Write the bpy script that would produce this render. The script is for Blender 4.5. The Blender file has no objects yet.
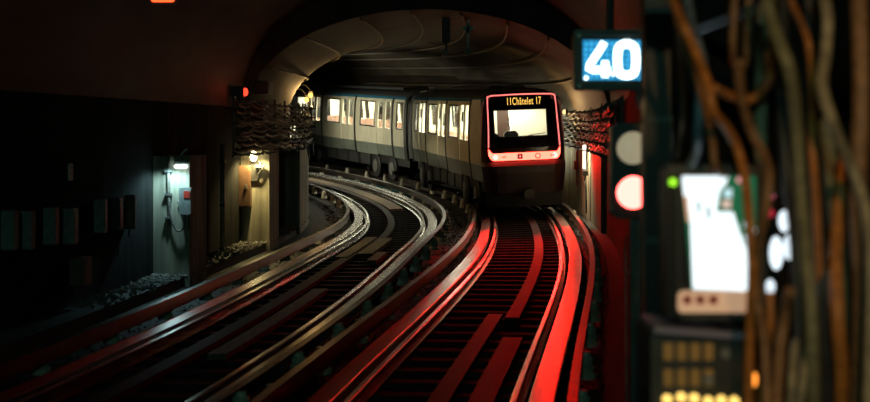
import bpy, math, random
import numpy as np
from mathutils import Vector, Matrix
random.seed(7)
R = math.radians
scene = bpy.context.scene
C = scene.collection

# ------------------------------------------------------------------ camera, world, exposure
F, H, HY, CX = 1500.0, 2.45, 130.0, 435.0          # focal length in pixels, eye height, horizon row, centre column
cam_d = bpy.data.cameras.new('camera'); cam = bpy.data.objects.new('camera', cam_d); C.objects.link(cam)
cam.location = (0, 0, H); cam.rotation_euler = (R(90), 0, 0)
cam_d.sensor_width = 36; cam_d.lens = 36 * F / 870
cam_d.shift_y = -(201 - HY) / 870
cam_d.clip_start = 0.05; cam_d.clip_end = 300
cam_d.dof.use_dof = True; cam_d.dof.focus_distance = 34; cam_d.dof.aperture_fstop = 1.9
scene.camera = cam
w = bpy.data.worlds.new('world'); scene.world = w; w.use_nodes = True
w.node_tree.nodes['Background'].inputs[0].default_value = (0.25, 0.62, 0.5, 1)
w.node_tree.nodes['Background'].inputs[1].default_value = 0.05
vs = scene.view_settings
vs.view_transform = 'Standard'; vs.look = 'None'; vs.gamma = 1; vs.exposure = 0
try: vs.use_curve_mapping = False
except Exception: pass

# ------------------------------------------------------------------ materials
def mat(name, col, rough=.6, metal=0, emit=None, es=0, var=0, scale=8, bump=0, stretch=None, spec=.5, col2=None):
    m = bpy.data.materials.new(name); m.use_nodes = True
    nt = m.node_tree; b = nt.nodes['Principled BSDF']
    b.inputs['Base Color'].default_value = (*col, 1); b.inputs['Roughness'].default_value = rough
    b.inputs['Metallic'].default_value = metal; b.inputs['Specular IOR Level'].default_value = spec
    if emit:
        b.inputs['Emission Color'].default_value = (*emit, 1); b.inputs['Emission Strength'].default_value = es
    if var or bump:
        tc = nt.nodes.new('ShaderNodeTexCoord'); n = nt.nodes.new('ShaderNodeTexNoise')
        n.inputs['Scale'].default_value = scale; n.inputs['Detail'].default_value = 6
        src = tc.outputs['Object']
        if stretch:
            mp = nt.nodes.new('ShaderNodeMapping'); mp.inputs['Scale'].default_value = stretch
            nt.links.new(src, mp.inputs[0]); src = mp.outputs[0]
        nt.links.new(src, n.inputs['Vector'])
        if var:
            cr = nt.nodes.new('ShaderNodeValToRGB')
            c2 = col2 or tuple(c * (1 - var) for c in col)
            cr.color_ramp.elements[0].position = .35; cr.color_ramp.elements[1].position = .65
            cr.color_ramp.elements[0].color = (*c2, 1)
            cr.color_ramp.elements[1].color = (*[min(1, c * (1 + var * .4)) for c in col], 1)
            nt.links.new(n.outputs['Fac'], cr.inputs[0]); nt.links.new(cr.outputs[0], b.inputs['Base Color'])
            mr = nt.nodes.new('ShaderNodeMapRange'); mr.inputs[3].default_value = max(.02, rough - .08); mr.inputs[4].default_value = min(1, rough + .08)
            nt.links.new(n.outputs['Fac'], mr.inputs[0]); nt.links.new(mr.outputs[0], b.inputs['Roughness'])
        if bump:
            bp = nt.nodes.new('ShaderNodeBump'); bp.inputs['Strength'].default_value = bump; bp.inputs['Distance'].default_value = .03
            nt.links.new(n.outputs['Fac'], bp.inputs['Height']); nt.links.new(bp.outputs[0], b.inputs['Normal'])
    return m
def glow(name, col, s=1):
    m = bpy.data.materials.new(name); m.use_nodes = True
    nt = m.node_tree; nt.nodes.clear()
    e = nt.nodes.new('ShaderNodeEmission'); o = nt.nodes.new('ShaderNodeOutputMaterial')
    e.inputs[0].default_value = (*col, 1); e.inputs[1].default_value = s
    nt.links.new(e.outputs[0], o.inputs[0]); return m
def glassy(name, tint=(.85, .88, .85), gloss=.12):
    m = bpy.data.materials.new(name); m.use_nodes = True
    nt = m.node_tree; nt.nodes.clear()
    t = nt.nodes.new('ShaderNodeBsdfTransparent'); t.inputs[0].default_value = (*tint, 1)
    g = nt.nodes.new('ShaderNodeBsdfGlossy'); g.inputs['Roughness'].default_value = .05
    x = nt.nodes.new('ShaderNodeMixShader'); x.inputs[0].default_value = gloss
    o = nt.nodes.new('ShaderNodeOutputMaterial')
    nt.links.new(t.outputs[0], x.inputs[1]); nt.links.new(g.outputs[0], x.inputs[2]); nt.links.new(x.outputs[0], o.inputs[0])
    return m
M = dict(
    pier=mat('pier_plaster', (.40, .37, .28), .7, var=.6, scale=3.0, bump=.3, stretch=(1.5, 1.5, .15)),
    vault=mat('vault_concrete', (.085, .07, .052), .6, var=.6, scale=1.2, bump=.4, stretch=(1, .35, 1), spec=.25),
    wall=mat('darkened_plaster', (.024, .023, .021), .9, var=.6, scale=3.0, bump=.3, spec=.12, stretch=(1.2, 1.2, .18)),  # plaster colour darkened so the unlit walls stay in shade
    bed=mat('track_bed', (.028, .027, .026), .7, var=.6, scale=14, bump=.8),
    rail=mat('rail_steel', (.62, .60, .57), .22, 1, var=.25, scale=5, stretch=(1, .2, 1)),
    roll=mat('roll_way_steel', (.46, .42, .38), .26, 1),
    guide=mat('guide_bar_steel', (.14, .105, .09), .36, 1, var=.5, scale=5),
    mat_=mat('guide_mat_board', (.020, .016, .014), .6, var=.4, scale=6, spec=.12),
    plank=mat('plank', (.17, .125, .075), .6, var=.5, scale=7, stretch=(3, .5, 1), spec=.2),
    sleeper=mat('sleeper', (.024, .022, .02), .85, var=.5, scale=9, bump=.3, spec=.08),
    insul=mat('insulator_ceramic', (.55, .52, .44), .45, var=.4, scale=10),
    stone=mat('ballast_stone', (.30, .28, .24), .8, var=.5, scale=20),
    cable=mat('cable_grey', (.20, .18, .15), .5, var=.5, scale=20),
    cable_d=mat('cable_dark', (.035, .033, .035), .45, var=.3, scale=15),
    steel=mat('galvanised_steel', (.36, .36, .34), .45, .7, var=.4, scale=10),
    black=mat('black_paint', (.012, .012, .013), .35),
    gloss=mat('black_glass', (.008, .007, .008), .18, spec=.5),
    cream=mat('cream_paint', (.74, .70, .54), .4, var=.12, scale=2),
    jade=mat('grey_green_paint', (.20, .23, .20), .4, var=.25, scale=3),
    roof=mat('roof_grey', (.06, .065, .07), .5),
    blue=mat('blue_band', (.03, .16, .26), .4),
    rubber=mat('rubber', (.02, .02, .021), .6),
    seam=mat('seam_black', (.01, .01, .01), .5),
    pane=glassy('window_glass'),
    shield=glassy('windshield_glass', (.9, .88, .8), .06),
    intw=mat('interior_white', (.75, .74, .66), .5),
    seat=mat('seat_fabric', (.40, .24, .17), .8, var=.4, scale=6),
    tube=glow('ceiling_light_strip', (1, .93, .74), 5),
    redled=glow('red_light_strip', (12, .58, .36), 1),
    redrim=glow('red_outline_light', (1.6, .30, .26), 1),
    amber=glow('amber_led', (1, .56, .10), 1.35),
    maroon=mat('red_glow_tint', (.05, .02, .02), .45),  # red light on the lower nose put into its colour
    beacon=mat('brown_box', (.22, .12, .07), .5, var=.3, scale=5),
    grey=mat('grey_box', (.32, .33, .32), .5, var=.3, scale=6),
    darkgrey=mat('dark_grey_metal', (.07, .07, .068), .45, .3, var=.3, scale=8),
    redp=mat('red_paint', (.55, .05, .03), .45),
    white=mat('white_paint', (.62, .60, .53), .5),
)

# ------------------------------------------------------------------ mesh helpers
class MB:
    def __init__(s): s.v = []; s.f = []; s.m = []
    def add(s, v, f, mi=0):
        o = len(s.v); s.v += [tuple(p) for p in v]; s.f += [tuple(i + o for i in q) for q in f]; s.m += [mi] * len(f); return s
    def box(s, x0, x1, y0, y1, z0, z1, mi=0, bev=0):
        if bev:
            b = min(bev, (x1-x0)/2.1, (z1-z0)/2.1)
            pr = [(x0+b, z0), (x1-b, z0), (x1, z0+b), (x1, z1-b), (x1-b, z1), (x0+b, z1), (x0, z1-b), (x0, z0+b)]
            n = 8
            v = [(x, y0, z) for x, z in pr] + [(x, y1, z) for x, z in pr]
            f = [tuple(range(n)), tuple(range(2*n-1, n-1, -1))] + [(i, i+n, (i+1) % n+n, (i+1) % n) for i in range(n)]
            return s.add(v, f, mi)
        v = [(x, y, z) for z in (z0, z1) for y in (y0, y1) for x in (x0, x1)]
        return s.add(v, [(0, 2, 3, 1), (4, 5, 7, 6), (0, 1, 5, 4), (2, 6, 7, 3), (0, 4, 6, 2), (1, 3, 7, 5)], mi)
    def tube(s, pts, r, n=6, mi=0, cap=True):
        pts = [Vector(p) for p in pts]; o = len(s.v); k = len(pts); prev = None
        for i, p in enumerate(pts):
            t = (pts[min(i+1, k-1)] - pts[max(i-1, 0)]).normalized()
            if prev is None: a = t.cross(Vector((0, 0, 1)) if abs(t.z) < .9 else Vector((1, 0, 0))).normalized()
            else: a = (prev - t * prev.dot(t)).normalized()
            prev = a; b = t.cross(a)
            rr = r[i] if isinstance(r, (list, tuple)) else r
            for j in range(n):
                q = 2*math.pi*j/n; s.v.append(tuple(p + (a*math.cos(q) + b*math.sin(q))*rr))
        for i in range(k-1):
            for j in range(n):
                s.f.append((o+i*n+j, o+i*n+(j+1) % n, o+(i+1)*n+(j+1) % n, o+(i+1)*n+j)); s.m.append(mi)
        if cap:
            s.f.append(tuple(o+j for j in range(n))[::-1]); s.m.append(mi)
            s.f.append(tuple(o+(k-1)*n+j for j in range(n))); s.m.append(mi)
        return s
    def disc(s, c, r, d=(0, -1, 0), t=.02, n=20, mi=0):
        c = Vector(c); d = Vector(d).normalized(); return s.tube([c, c + d*t], r, n, mi)
    def lathe(s, prof, c=(0, 0, 0), n=12, mi=0, axis='z'):
        o = len(s.v)
        for r_, z_ in prof:
            for j in range(n):
                q = 2*math.pi*j/n; a, b = r_*math.cos(q), r_*math.sin(q)
                p = (a, b, z_) if axis == 'z' else ((z_, a, b) if axis == 'x' else (a, z_, b))
                s.v.append((p[0]+c[0], p[1]+c[1], p[2]+c[2]))
        for i in range(len(prof)-1):
            for j in range(n):
                s.f.append((o+i*n+j, o+i*n+(j+1) % n, o+(i+1)*n+(j+1) % n, o+(i+1)*n+j)); s.m.append(mi)
        s.f.append(tuple(o+j for j in range(n))[::-1]); s.m.append(mi)
        s.f.append(tuple(o+(len(prof)-1)*n+j for j in range(n))); s.m.append(mi)
        return s
    def build(s, name, mats, parent=None, smooth=False):
        me = bpy.data.meshes.new(name); me.from_pydata(s.v, [], s.f)
        for m in (mats if isinstance(mats, (list, tuple)) else [mats]): me.materials.append(m)
        me.polygons.foreach_set('material_index', s.m)
        me.update()
        if smooth:
            me.polygons.foreach_set('use_smooth', [True]*len(s.f))
        o = bpy.data.objects.new(name, me); C.objects.link(o)
        if parent: o.parent = parent
        return o
def fix_normals(o):
    import bmesh
    b = bmesh.new(); b.from_mesh(o.data); bmesh.ops.recalc_face_normals(b, faces=b.faces); b.to_mesh(o.data); b.free(); return o
def tag(o, label, cat=None, group=None, kind=None):
    if label: o['label'] = label
    if cat: o['category'] = cat
    if group: o['group'] = group
    if kind: o['kind'] = kind
    return o
def empty(name, loc=(0, 0, 0), rot=(0, 0, 0)):
    o = bpy.data.objects.new(name, None); C.objects.link(o); o.location = loc; o.rotation_euler = rot; o.empty_display_size = .2; return o
def share(src, parent, loc=(0, 0, 0), rot=(0, 0, 0), scale=None):
    o = src.copy(); C.objects.link(o); o.parent = parent; o.location = loc; o.rotation_euler = rot
    if scale: o.scale = scale
    return o
def light(name, kind, loc, power, col, parent=None, size=.1, rot=None, sx=None):
    d = bpy.data.lights.new(name, kind); d.energy = power; d.color = col
    if kind in ('POINT', 'SPOT'): d.shadow_soft_size = size
    if kind == 'SPOT': d.spot_size = R(sx or 120); d.spot_blend = .6
    if kind == 'AREA': d.shape = 'RECTANGLE'; d.size = size; d.size_y = sx or size
    o = bpy.data.objects.new(name, d); C.objects.link(o); o.location = loc
    if rot: o.rotation_euler = rot
    if parent: o.parent = parent
    return o
def at(px, py, Y): return Vector(((px-CX)/F*Y, Y, H-(py-HY)/F*Y))      # a place at distance Y
def smooth_path(pts, per=6):
    pts = [Vector(p) for p in pts]; out = []
    for i in range(len(pts)-1):
        p0, p1, p2, p3 = pts[max(i-1, 0)], pts[i], pts[i+1], pts[min(i+2, len(pts)-1)]
        for k in range(per):
            t = k/per
            out.append(.5*((2*p1) + (p2-p0)*t + (2*p0-5*p1+4*p2-p3)*t*t + (3*p1-p0-3*p2+p3)*t**3))
    out.append(pts[-1]); return out

# ------------------------------------------------------------------ the two curving tracks (plan alignment by curvature)
KN = np.array([0, 10, 20, 28, 36, 44, 54, 66, 90.]); S = np.arange(-18, 88.01, .5)
def alignment(x0, h0, k):
    i0 = int(np.argmin(abs(S))); kk = np.interp(S, KN, k); kk[S < 0] = k[0]*.5
    h = np.zeros_like(S); h[i0] = h0; x = np.zeros_like(S); y = np.zeros_like(S); x[i0] = x0; y[i0] = 10
    for i in range(i0+1, len(S)): h[i] = h[i-1]+.25*(kk[i]+kk[i-1])
    for i in range(i0-1, -1, -1): h[i] = h[i+1]-.25*(kk[i]+kk[i+1])
    hm = (h[1:]+h[:-1])/2
    for i in range(i0+1, len(S)): x[i] = x[i-1]+.5*np.sin(hm[i-1]); y[i] = y[i-1]+.5*np.cos(hm[i-1])
    for i in range(i0-1, -1, -1): x[i] = x[i+1]-.5*np.sin(hm[i]); y[i] = y[i+1]-.5*np.cos(hm[i])
    return x, y, h
TA = alignment(-3.48408, .14745, [-.00471, -.00594, .00135, -.01525, -.01697, -.0161, -.0189, -.02602, -.03315])
TB = alignment(-.4215, .09444, [.00679, -.00138, -.00634, -.0035, -.01856, -.02149, -.01966, -.01988, -.02013])
def elev(Y): return .0007*max(0, Y-34)**2
def cant(Y): return R(2.3)*min(1, max(0, (Y-25)/15))
def frame(T, s):
    x = float(np.interp(s, S, T[0])); y = float(np.interp(s, S, T[1])); h = float(np.interp(s, S, T[2])); return x, y, h
def P(T, s, o, z, canted=True):
    x, y, h = frame(T, s)
    return Vector((x+o*math.cos(h), y-o*math.sin(h), elev(y)+z+(o*math.sin(cant(y)) if canted else 0)))
def s_of_Y(T, Y): return float(np.interp(Y, T[1][:190], S[:190]))
def s_of_px(T, o, px, lo=-2, hi=40):
    best = min(np.arange(lo, hi, .1), key=lambda s: abs(CX+F*P(T, s, o, 0).x/P(T, s, o, 0).y-px)); return float(best)
def sweep(mb, T, prof, s0, s1, step=.5, mi=0, closed=True, canted=True, cap=True):
    n = max(1, int(round((s1-s0)/step))); k = len(prof); o = len(mb.v)
    for i in range(n+1):
        s = s0+(s1-s0)*i/n
        for (a, z) in prof: mb.v.append(tuple(P(T, s, a, z, canted)))
    kk = k if closed else k-1
    for i in range(n):
        for j in range(kk):
            mb.f.append((o+i*k+j, o+(i+1)*k+j, o+(i+1)*k+(j+1) % k, o+i*k+(j+1) % k)); mb.m.append(mi)
    if closed and cap:
        mb.f.append(tuple(o+j for j in range(k))); mb.m.append(mi)
        mb.f.append(tuple(o+n*k+j for j in range(k))[::-1]); mb.m.append(mi)
    return mb
def rect(a, b, z0, z1): return [(a, z0), (b, z0), (b, z1), (a, z1)]

# ------------------------------------------------------------------ setting: floor, walls, vault, platform
LO, RO, SPR, CR = -3.05, 1.85, 2.55, 5.15          # wall offsets from the tracks, springing and crown heights
ST = -1.2                                          # the platform ends here; beyond it the running tunnel starts
SM = 23.6                                          # mouth where the vault gets lower
def section(s, ro=RO, n=28, SPR=SPR, CR=CR):
    a = P(TA, s, LO, 0, False); b = P(TB, s, ro, 0, False); e = elev((a.y+b.y)/2); out = []
    for i in range(n+1):
        q = math.pi*i/n; t = .5-.5*math.cos(q)
        p = a.lerp(b, t); out.append((p.x, p.y, e+SPR+(CR-SPR)*math.sin(q)**.9))
    return out
mb = MB(); sweep(mb, TA, [(LO-.3, -.24), (2.2, -.24)], -18, 86, 1, closed=False, canted=False); sweep(mb, TB, [(-1.9, -.243), (4.6, -.243)], -18, 86, 1, closed=False, canted=False)
tag(mb.build('floor', M['bed']), 'dark ballast and concrete bed under both metro tracks', kind='structure')
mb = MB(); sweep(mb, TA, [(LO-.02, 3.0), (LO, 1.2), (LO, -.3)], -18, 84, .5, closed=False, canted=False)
wall_left = tag(mb.build('wall_left', M['wall'], smooth=True), 'darkened plaster side wall on the inside of the bend', kind='structure')
mb = MB(); sweep(mb, TB, [(RO, -.3), (RO, 1.2), (RO+.02, 3.0)], ST, 84, .5, closed=False, canted=False)
wall_right = tag(mb.build('wall_right', M['wall'], smooth=True), 'streaked plaster side wall behind the front of the train', kind='structure')
def loft(secs):
    mb = MB(); k = len(secs[0])
    for q in secs: mb.v += q
    for i in range(len(secs)-1):
        for j in range(k-1): mb.f.append((i*k+j, i*k+j+1, (i+1)*k+j+1, (i+1)*k+j)); mb.m.append(0)
    return mb
tag(loft([section(s) for s in np.arange(SM, 84.1, .8)]).build('ceiling', M['vault'], smooth=True), 'brown concrete vault curving over the two tracks', kind='structure')
tag(loft([section(s, SPR=2.95, CR=5.85) for s in np.linspace(ST, SM, 32)]).build('ceiling_throat', M['vault'], smooth=True), 'dark higher vault between the platform end and the brown arch', kind='structure')
a, b = section(SM), section(SM, SPR=2.95, CR=5.85); mb = MB(); k = len(a); mb.v = a + b
for j in range(k-1): mb.f.append((j, j+1, k+j+1, k+j)); mb.m.append(0)
tag(mb.build('wall_arch', M['vault']), 'step in the vault where the tunnel gets lower', kind='structure')
tag(loft([section(s, 5.0, SPR=2.95, CR=5.85) for s in np.linspace(-18, ST, 22)]).build('ceiling_station', M['vault'], smooth=True), 'dark station vault above the platform end', kind='structure')
a, b = section(ST, SPR=2.95, CR=5.85), section(ST, 5.0, SPR=2.95, CR=5.85); mb = MB(); k = len(a)
mb.v = a + b
for j in range(k-1): mb.f.append((j, j+1, k+j+1, k+j)); mb.m.append(0)
p, q = P(TB, ST, RO, 0, False), P(TB, ST, 5.0, 0, False)
mb.add([(p.x, p.y, -.3), (q.x, q.y, -.3), (q.x, q.y, 2.97), (p.x, p.y, 2.97)], [(0, 1, 2, 3)])
tag(mb.build('wall_end', M['wall']), 'dark end wall of the platform behind the hanging cables', kind='structure')
mb = MB(); sweep(mb, TB, [(5.0, .6), (5.0, 3.0)], -18, ST, 1, closed=False, canted=False)
tag(mb.build('wall_platform', M['wall']), 'station side wall along the platform', kind='structure')
mb = MB(); sweep(mb, TB, [(1.36, -.24), (1.36, .98), (5.05, .98), (5.05, -.24)], -18, ST-1.2, 1, canted=False)
tag(mb.build('floor_platform', M['darkgrey']), 'raised station platform on the right', kind='structure')
# wall piers: their ends face the platform and catch the lamp light
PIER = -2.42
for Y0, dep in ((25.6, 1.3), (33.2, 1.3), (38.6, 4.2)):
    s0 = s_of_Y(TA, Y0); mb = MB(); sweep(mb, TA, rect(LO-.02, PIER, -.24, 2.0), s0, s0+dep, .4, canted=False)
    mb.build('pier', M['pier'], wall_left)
for s0, s1 in ((25.5, 29.4), (29.7, 33.6), (33.9, 37.8), (38.1, 42)):
    mb = MB(); sweep(mb, TB, rect(RO-.10, RO+.02, -.24, 1.95), s0, s1, .5, canted=False)
    mb.build('pilaster', M['pier'], wall_right)
# low kerbs at the foot of both walls
mb = MB(); sweep(mb, TA, rect(LO, LO+.55, -.24, -.06), 4, 70, .5, canted=False); mb.build('kerb', M['bed'], wall_left)
mb = MB(); sweep(mb, TB, rect(RO-.28, RO, -.24, .02), ST, 70, .5, canted=False); mb.build('kerb', M['bed'], wall_right)

# ------------------------------------------------------------------ tracks
def make_track(T, label, s0, s1, ins_side):
    t = tag(empty('railway_track', P(T, s0, 0, -.2)), label, 'track')
    inv = Matrix.Translation(-t.location)
    def put(mb, name, m):
        o = mb.build(name, m, t); o.data.transform(inv); return o
    for side in (-1, 1):
        mb = MB(); r0 = side*.75
        sweep(mb, T, [(r0-.065, -.15), (r0+.065, -.15), (r0+.065, -.135), (r0+.012, -.115), (r0+.012, -.045), (r0+.034, -.032), (r0+.034, -.006), (r0+.022, .002), (r0-.022, .002), (r0-.034, -.006), (r0-.034, -.032), (r0-.012, -.045), (r0-.012, -.115), (r0-.065, -.135)], s0, s1)
        put(mb, 'running_rail', M['rail'])
        s = s0
        while s < s1-1:
            e = min(s1, s+9.0); mb = MB(); r0 = side*1.0
            sweep(mb, T, [(r0-.10, -.15), (r0+.10, -.15), (r0+.10, -.13), (r0+.03, -.11), (r0+.03, -.03), (r0+.115, -.02), (r0+.115, -.004), (r0+.105, .003), (r0-.105, .003), (r0-.115, -.004), (r0-.115, -.02), (r0-.03, -.03), (r0-.03, -.11), (r0-.10, -.13)], s, e-.012)
            put(mb, 'roll_way', M['roll']); s = e
        mb = MB(); g = side*1.27
        sweep(mb, T, [(g-.012, .04), (g+.012, .04), (g+.012, .185), (g+side*.075, .185), (g+side*.075, .205), (g-.012, .205)] if side > 0 else
              [(g+.012, .04), (g+.012, .205), (g-.075, .205), (g-.075, .185), (g-.012, .185), (g-.012, .04)], s0, s1)
        put(mb, 'guide_bar', M['guide'])
    # sleepers and insulators share their meshes
    first = None; s = s0+.3
    while s < s1:
        p = P(T, s, 0, -.2); x, y, h = frame(T, s)
        if first is None:
            mb = MB(); mb.box(-1.2, 1.2, -.12, .12, -.05, .045, bev=.02); first = mb.build('sleeper', M['sleeper'], t); o = first
        else: o = share(first, t)
        o.location = p-t.location; o.rotation_euler = (0, -cant(y), -h); s += .75
    first = None; s = s0+.7
    while s < s1:
        for side in (-1, 1):
            x, y, h = frame(T, s)
            if first is None:
                mb = MB(); mb.lathe([(.105, -.22), (.11, -.16), (.085, -.15), (.095, -.08), (.07, -.07), (.08, 0), (.055, .02), (.05, .06)], n=10)
                first = mb.build('insulator', M['insul'], t); o = first
            else: o = share(first, t)
            o.location = P(T, s, side*1.37, .13)-t.location; o.rotation_euler = (0, 0, -h)
        s += 2.3
    return t, put
tA, putA = make_track(TA, 'left-hand metro track with rubber-tyre roll ways bending away past the lamp-lit wall', -9, 84, 1)
tB, putB = make_track(TB, 'right-hand metro track glowing red in front of the train', -9, 84, -1)
def strip(put, T, o, wd, Y0, Y1, name, m, z0=-.155, z1=-.085):
    mb = MB(); sweep(mb, T, rect(o-wd/2, o+wd/2, z0, z1), s_of_Y(T, Y0), s_of_Y(T, Y1), .5); put(mb, name, m)
strip(putB, TB, .27, .19, 20.3, 80, 'guide_mat', M['mat_'])
strip(putB, TB, .02, .20, 9, 20.7, 'guide_mat', M['mat_'])
strip(putB, TB, .42, .24, 8, 18.4, 'guide_mat', M['mat_'])
strip(putA, TA, -.10, .18, 31, 80, 'guide_mat', M['mat_'])
strip(putA, TA, -.26, .20, 9, 31, 'guide_mat', M['mat_'])
strip(putA, TA, .28, .42, 46, 66, 'plank', M['plank'])
strip(putA, TA, -.36, .26, 29.8, 35.5, 'plank', M['plank'], z1=-.07)
strip(putA, TA, .02, .30, 30.6, 35.0, 'plank', M['plank'], z1=-.07)
strip(putA, TA, .34, .2, 29, 31, 'plank', M['plank'], z1=-.07)
strip(putA, TA, .1, .22, 17, 24, 'plank', M['plank'])

# ------------------------------------------------------------------ the train
train = tag(empty('metro_train', (2.62, 42.6, elev(42.9))), 'cream and grey-green metro train with red lit front and lit windows', 'train')
TI = Matrix.Translation(-train.location)
def wx(z):                                          # half width of the body at height z
    return float(np.interp(z, [.5, .95, 1.5, 2.2, 3.1, 3.32, 3.46, 3.56, 3.61], [1.12, 1.17, 1.225, 1.225, 1.16, 1.08, .92, .6, 0]))
def slab(mb, side, y0, y1, z0, z1, mi=0, out=0., th=.04, nz=None):
    nz = nz or max(1, int(round((z1-z0)/.18))); v = []; zs = [z0+(z1-z0)*i/nz for i in range(nz+1)]
    for z in zs:
        for xx in (wx(z)+out, wx(z)+out-th):
            v += [(side*xx, y0, z), (side*xx, y1, z)]
    f = []
    for i in range(nz):
        o, p = i*4, i*4+4
        f += [(o, o+1, p+1, p), (o+2, p+2, p+3, o+3), (o, p, p+2, o+2), (o+1, o+3, p+3, p+1)]
    f += [(0, 2, 3, 1), (nz*4, nz*4+1, nz*4+3, nz*4+2)]
    mb.add(v, f, mi)
ZB, ZS, ZT, ZH, SPL = .95, 2.08, 3.13, 3.24, 1.42
def make_carriage(L, mods, endwins, cab):
    """body mesh (part) with doors, panes, seats, bogies as sub-parts; local +y runs to the rear"""
    mb = MB(); y_start = 1.6 if cab else 0
    openings = []
    for t0 in mods:
        openings.append((t0+.15, t0+1.85, 'door'))
        if t0+3.85 < L-.3: openings.append((t0+2.02, t0+3.85, 'win'))
    for a_, b_ in endwins: openings.append((a_, b_, 'win'))
    openings.sort()
    for side in (-1, 1):
        y = .30 if cab else 0.0
        def solid(y0, y1):
            slab(mb, side, y0, y1, ZB, SPL, 1); slab(mb, side, y0, y1, SPL, ZH, 0)
        for (a_, b_, kd) in openings:
            solid(y, a_)
            if kd == 'win':
                slab(mb, side, a_, b_, ZB, SPL, 1); slab(mb, side, a_, b_, SPL, ZS, 0); slab(mb, side, a_, b_, ZT, ZH, 0)
            y = b_
        solid(y, L)
        slab(mb, side, .3 if cab else 0, L, ZH, 3.34, 2, .004)      # coloured band at the eaves
        slab(mb, side, L-.28, L+.02, ZB-.05, 3.36, 4, .016)
        if not cab: slab(mb, side, -.02, .26, ZB-.05, 3.36, 4, .016)
        for t0 in mods: slab(mb, side, t0-.09, t0+.09, ZB-.05, ZH+.06, 4, .012)
    zs = [3.34, 3.42, 3.50, 3.57, 3.61]
    prof = [(-wx(z), z) for z in zs[:-1]] + [(0, 3.61)] + [(wx(z), z) for z in zs[:-1][::-1]]
    k = len(prof); o = len(mb.v); y0 = .30 if cab else 0
    for yy in (y0, L): mb.v += [(x, yy, z) for x, z in prof]
    for j in range(k-1): mb.f.append((o+j, o+j+1, o+k+j+1, o+k+j)); mb.m.append(3)
    # roof equipment rail, floor, inner ceiling, end wall
    mb.box(-.55, .55, y0+2, L-1.5, 3.58, 3.68, 3, .05)
    mb.box(-1.15, 1.15, y0, L, 1.02, 1.12, 4)
    mb.box(-.9, .9, y0+1.6 if cab else 0, L, 3.3, 3.33, 5)
    mb.box(-1.15, -.6, L-.06, L, 1.1, 3.3, 5); mb.box(.6, 1.15, L-.06, L, 1.1, 3.3, 5)
    mb.box(-1.02, 1.02, y0+.2, L-.1, .62, 1.02, 4)
    body = mb.build('carriage', [M['cream'], M['jade'], M['blue'], M['roof'], M['seam'], M['intw']], train)
    for side in (-1, 1):
        for (a_, b_, kd) in openings:
            if kd == 'win':
                f = MB()
                slab(f, side, a_, a_+.06, ZS, ZT, 0, .006); slab(f, side, b_-.06, b_, ZS, ZT, 0, .006)
                slab(f, side, a_, b_, ZS, ZS+.05, 0, .006); slab(f, side, a_, b_, ZT-.05, ZT, 0, .006)
                f.build('window_frame', M['seam'], body)
                g = MB(); slab(g, side, a_+.05, b_-.05, ZS+.04, ZT-.04, 0, -.012, .008); g.build('window_pane', M['pane'], body)
            else:
                mid = (a_+b_)/2
                for (u, v_) in ((a_+.012, mid-.012), (mid+.012, b_-.012)):
                    d = MB()
                    slab(d, side, u, v_, ZB+.04, SPL, 1, -.012); slab(d, side, u, v_, SPL, ZS, 0, -.012); slab(d, side, u, v_, ZT, ZH, 0, -.012)
                    slab(d, side, u, u+.13, ZS, ZT, 0, -.012); slab(d, side, v_-.13, v_, ZS, ZT, 0, -.012)
                    d.build('door_leaf', [M['cream'], M['jade']], body)
                    g = MB(); slab(g, side, u+.12, v_-.12, ZS-.02, ZT+.02, 0, -.03, .008); g.build('door_pane', M['pane'], body)
                g = MB(); slab(g, side, mid+.25, mid+.52, 2.62, 2.92, 0, -.02, .006); g.build('door_sticker', M['seam'], body)
                g = MB(); slab(g, side, mid-.012, mid+.012, ZB+.04, ZH, 0, -.016, .02); g.build('door_seal', M['rubber'], body)
    # ceiling light strips, seats, poles
    g = MB()
    for x in (-.55, .55): g.box(x-.09, x+.09, (2.0 if cab else .3), L-.3, 3.26, 3.298)
    g.build('ceiling_light_strip', M['tube'], body)
    for (a_, b_, kd) in openings:
        if kd == 'win' and b_-a_ > 1.2:
            for side in (-1, 1):
                for yy in (a_+.25, b_-.25):
                    d = MB(); d.box(min(side*.25, side*1.1), max(side*.25, side*1.1), yy-.22, yy+.22, 1.48, 1.58, 0, .03)
                    e_ = yy + (.22 if yy > (a_+b_)/2 else -.22); d.box(min(side*.25, side*1.1), max(side*.25, side*1.1), e_-.05, e_+.05, 1.5, 2.13, 0, .05)
                    d.build('seat', M['seat'], body)
        if kd == 'door':
            d = MB(); d.tube([(0, (a_+b_)/2, 1.12), (0, (a_+b_)/2, 3.3)], .02, 8); d.build('grab_pole', M['steel'], body)
    # bogies
    tyre = None
    for yb in (2.9, L-2.6):
        d = MB(); d.box(-.75, .75, yb-1.25, yb+1.25, .38, .62, 0, .06); d.box(-1.28, 1.28, yb-1.55, yb-1.4, .28, .42, 0, .03); d.box(-1.28, 1.28, yb+1.4, yb+1.55, .28, .42, 0, .03)
        d.build('bogie_frame', M['black'], body)
        for x in (-.99, .99):
            for dy in (-.95, .95):
                if tyre is None:
                    d = MB(); d.lathe([(.2, -.13), (.30, -.12), (.44, -.12), (.48, -.09), (.49, 0), (.48, .09), (.44, .12), (.30, .12), (.2, .13)], n=24, axis='x'); d.lathe([(.26, -.15), (.28, .15)], n=16, mi=1, axis='x')
                    tyre = d.build('wheel', [M['rubber'], M['steel']], body, smooth=False); o = tyre
                else: o = share(tyre, body)
                o.location = (x, yb+dy, .49)
    for i, yy in enumerate(np.arange(4.6, L-4.4, 1.5)):
        for side in (-1, 1):
            d = MB(); xx = sorted((side*.5, side*1.08)); d.box(xx[0], xx[1], yy, yy+1.2, .45, .93, 0, .04); d.build('underfloor_box', M['darkgrey'], body)
    return body
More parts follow.
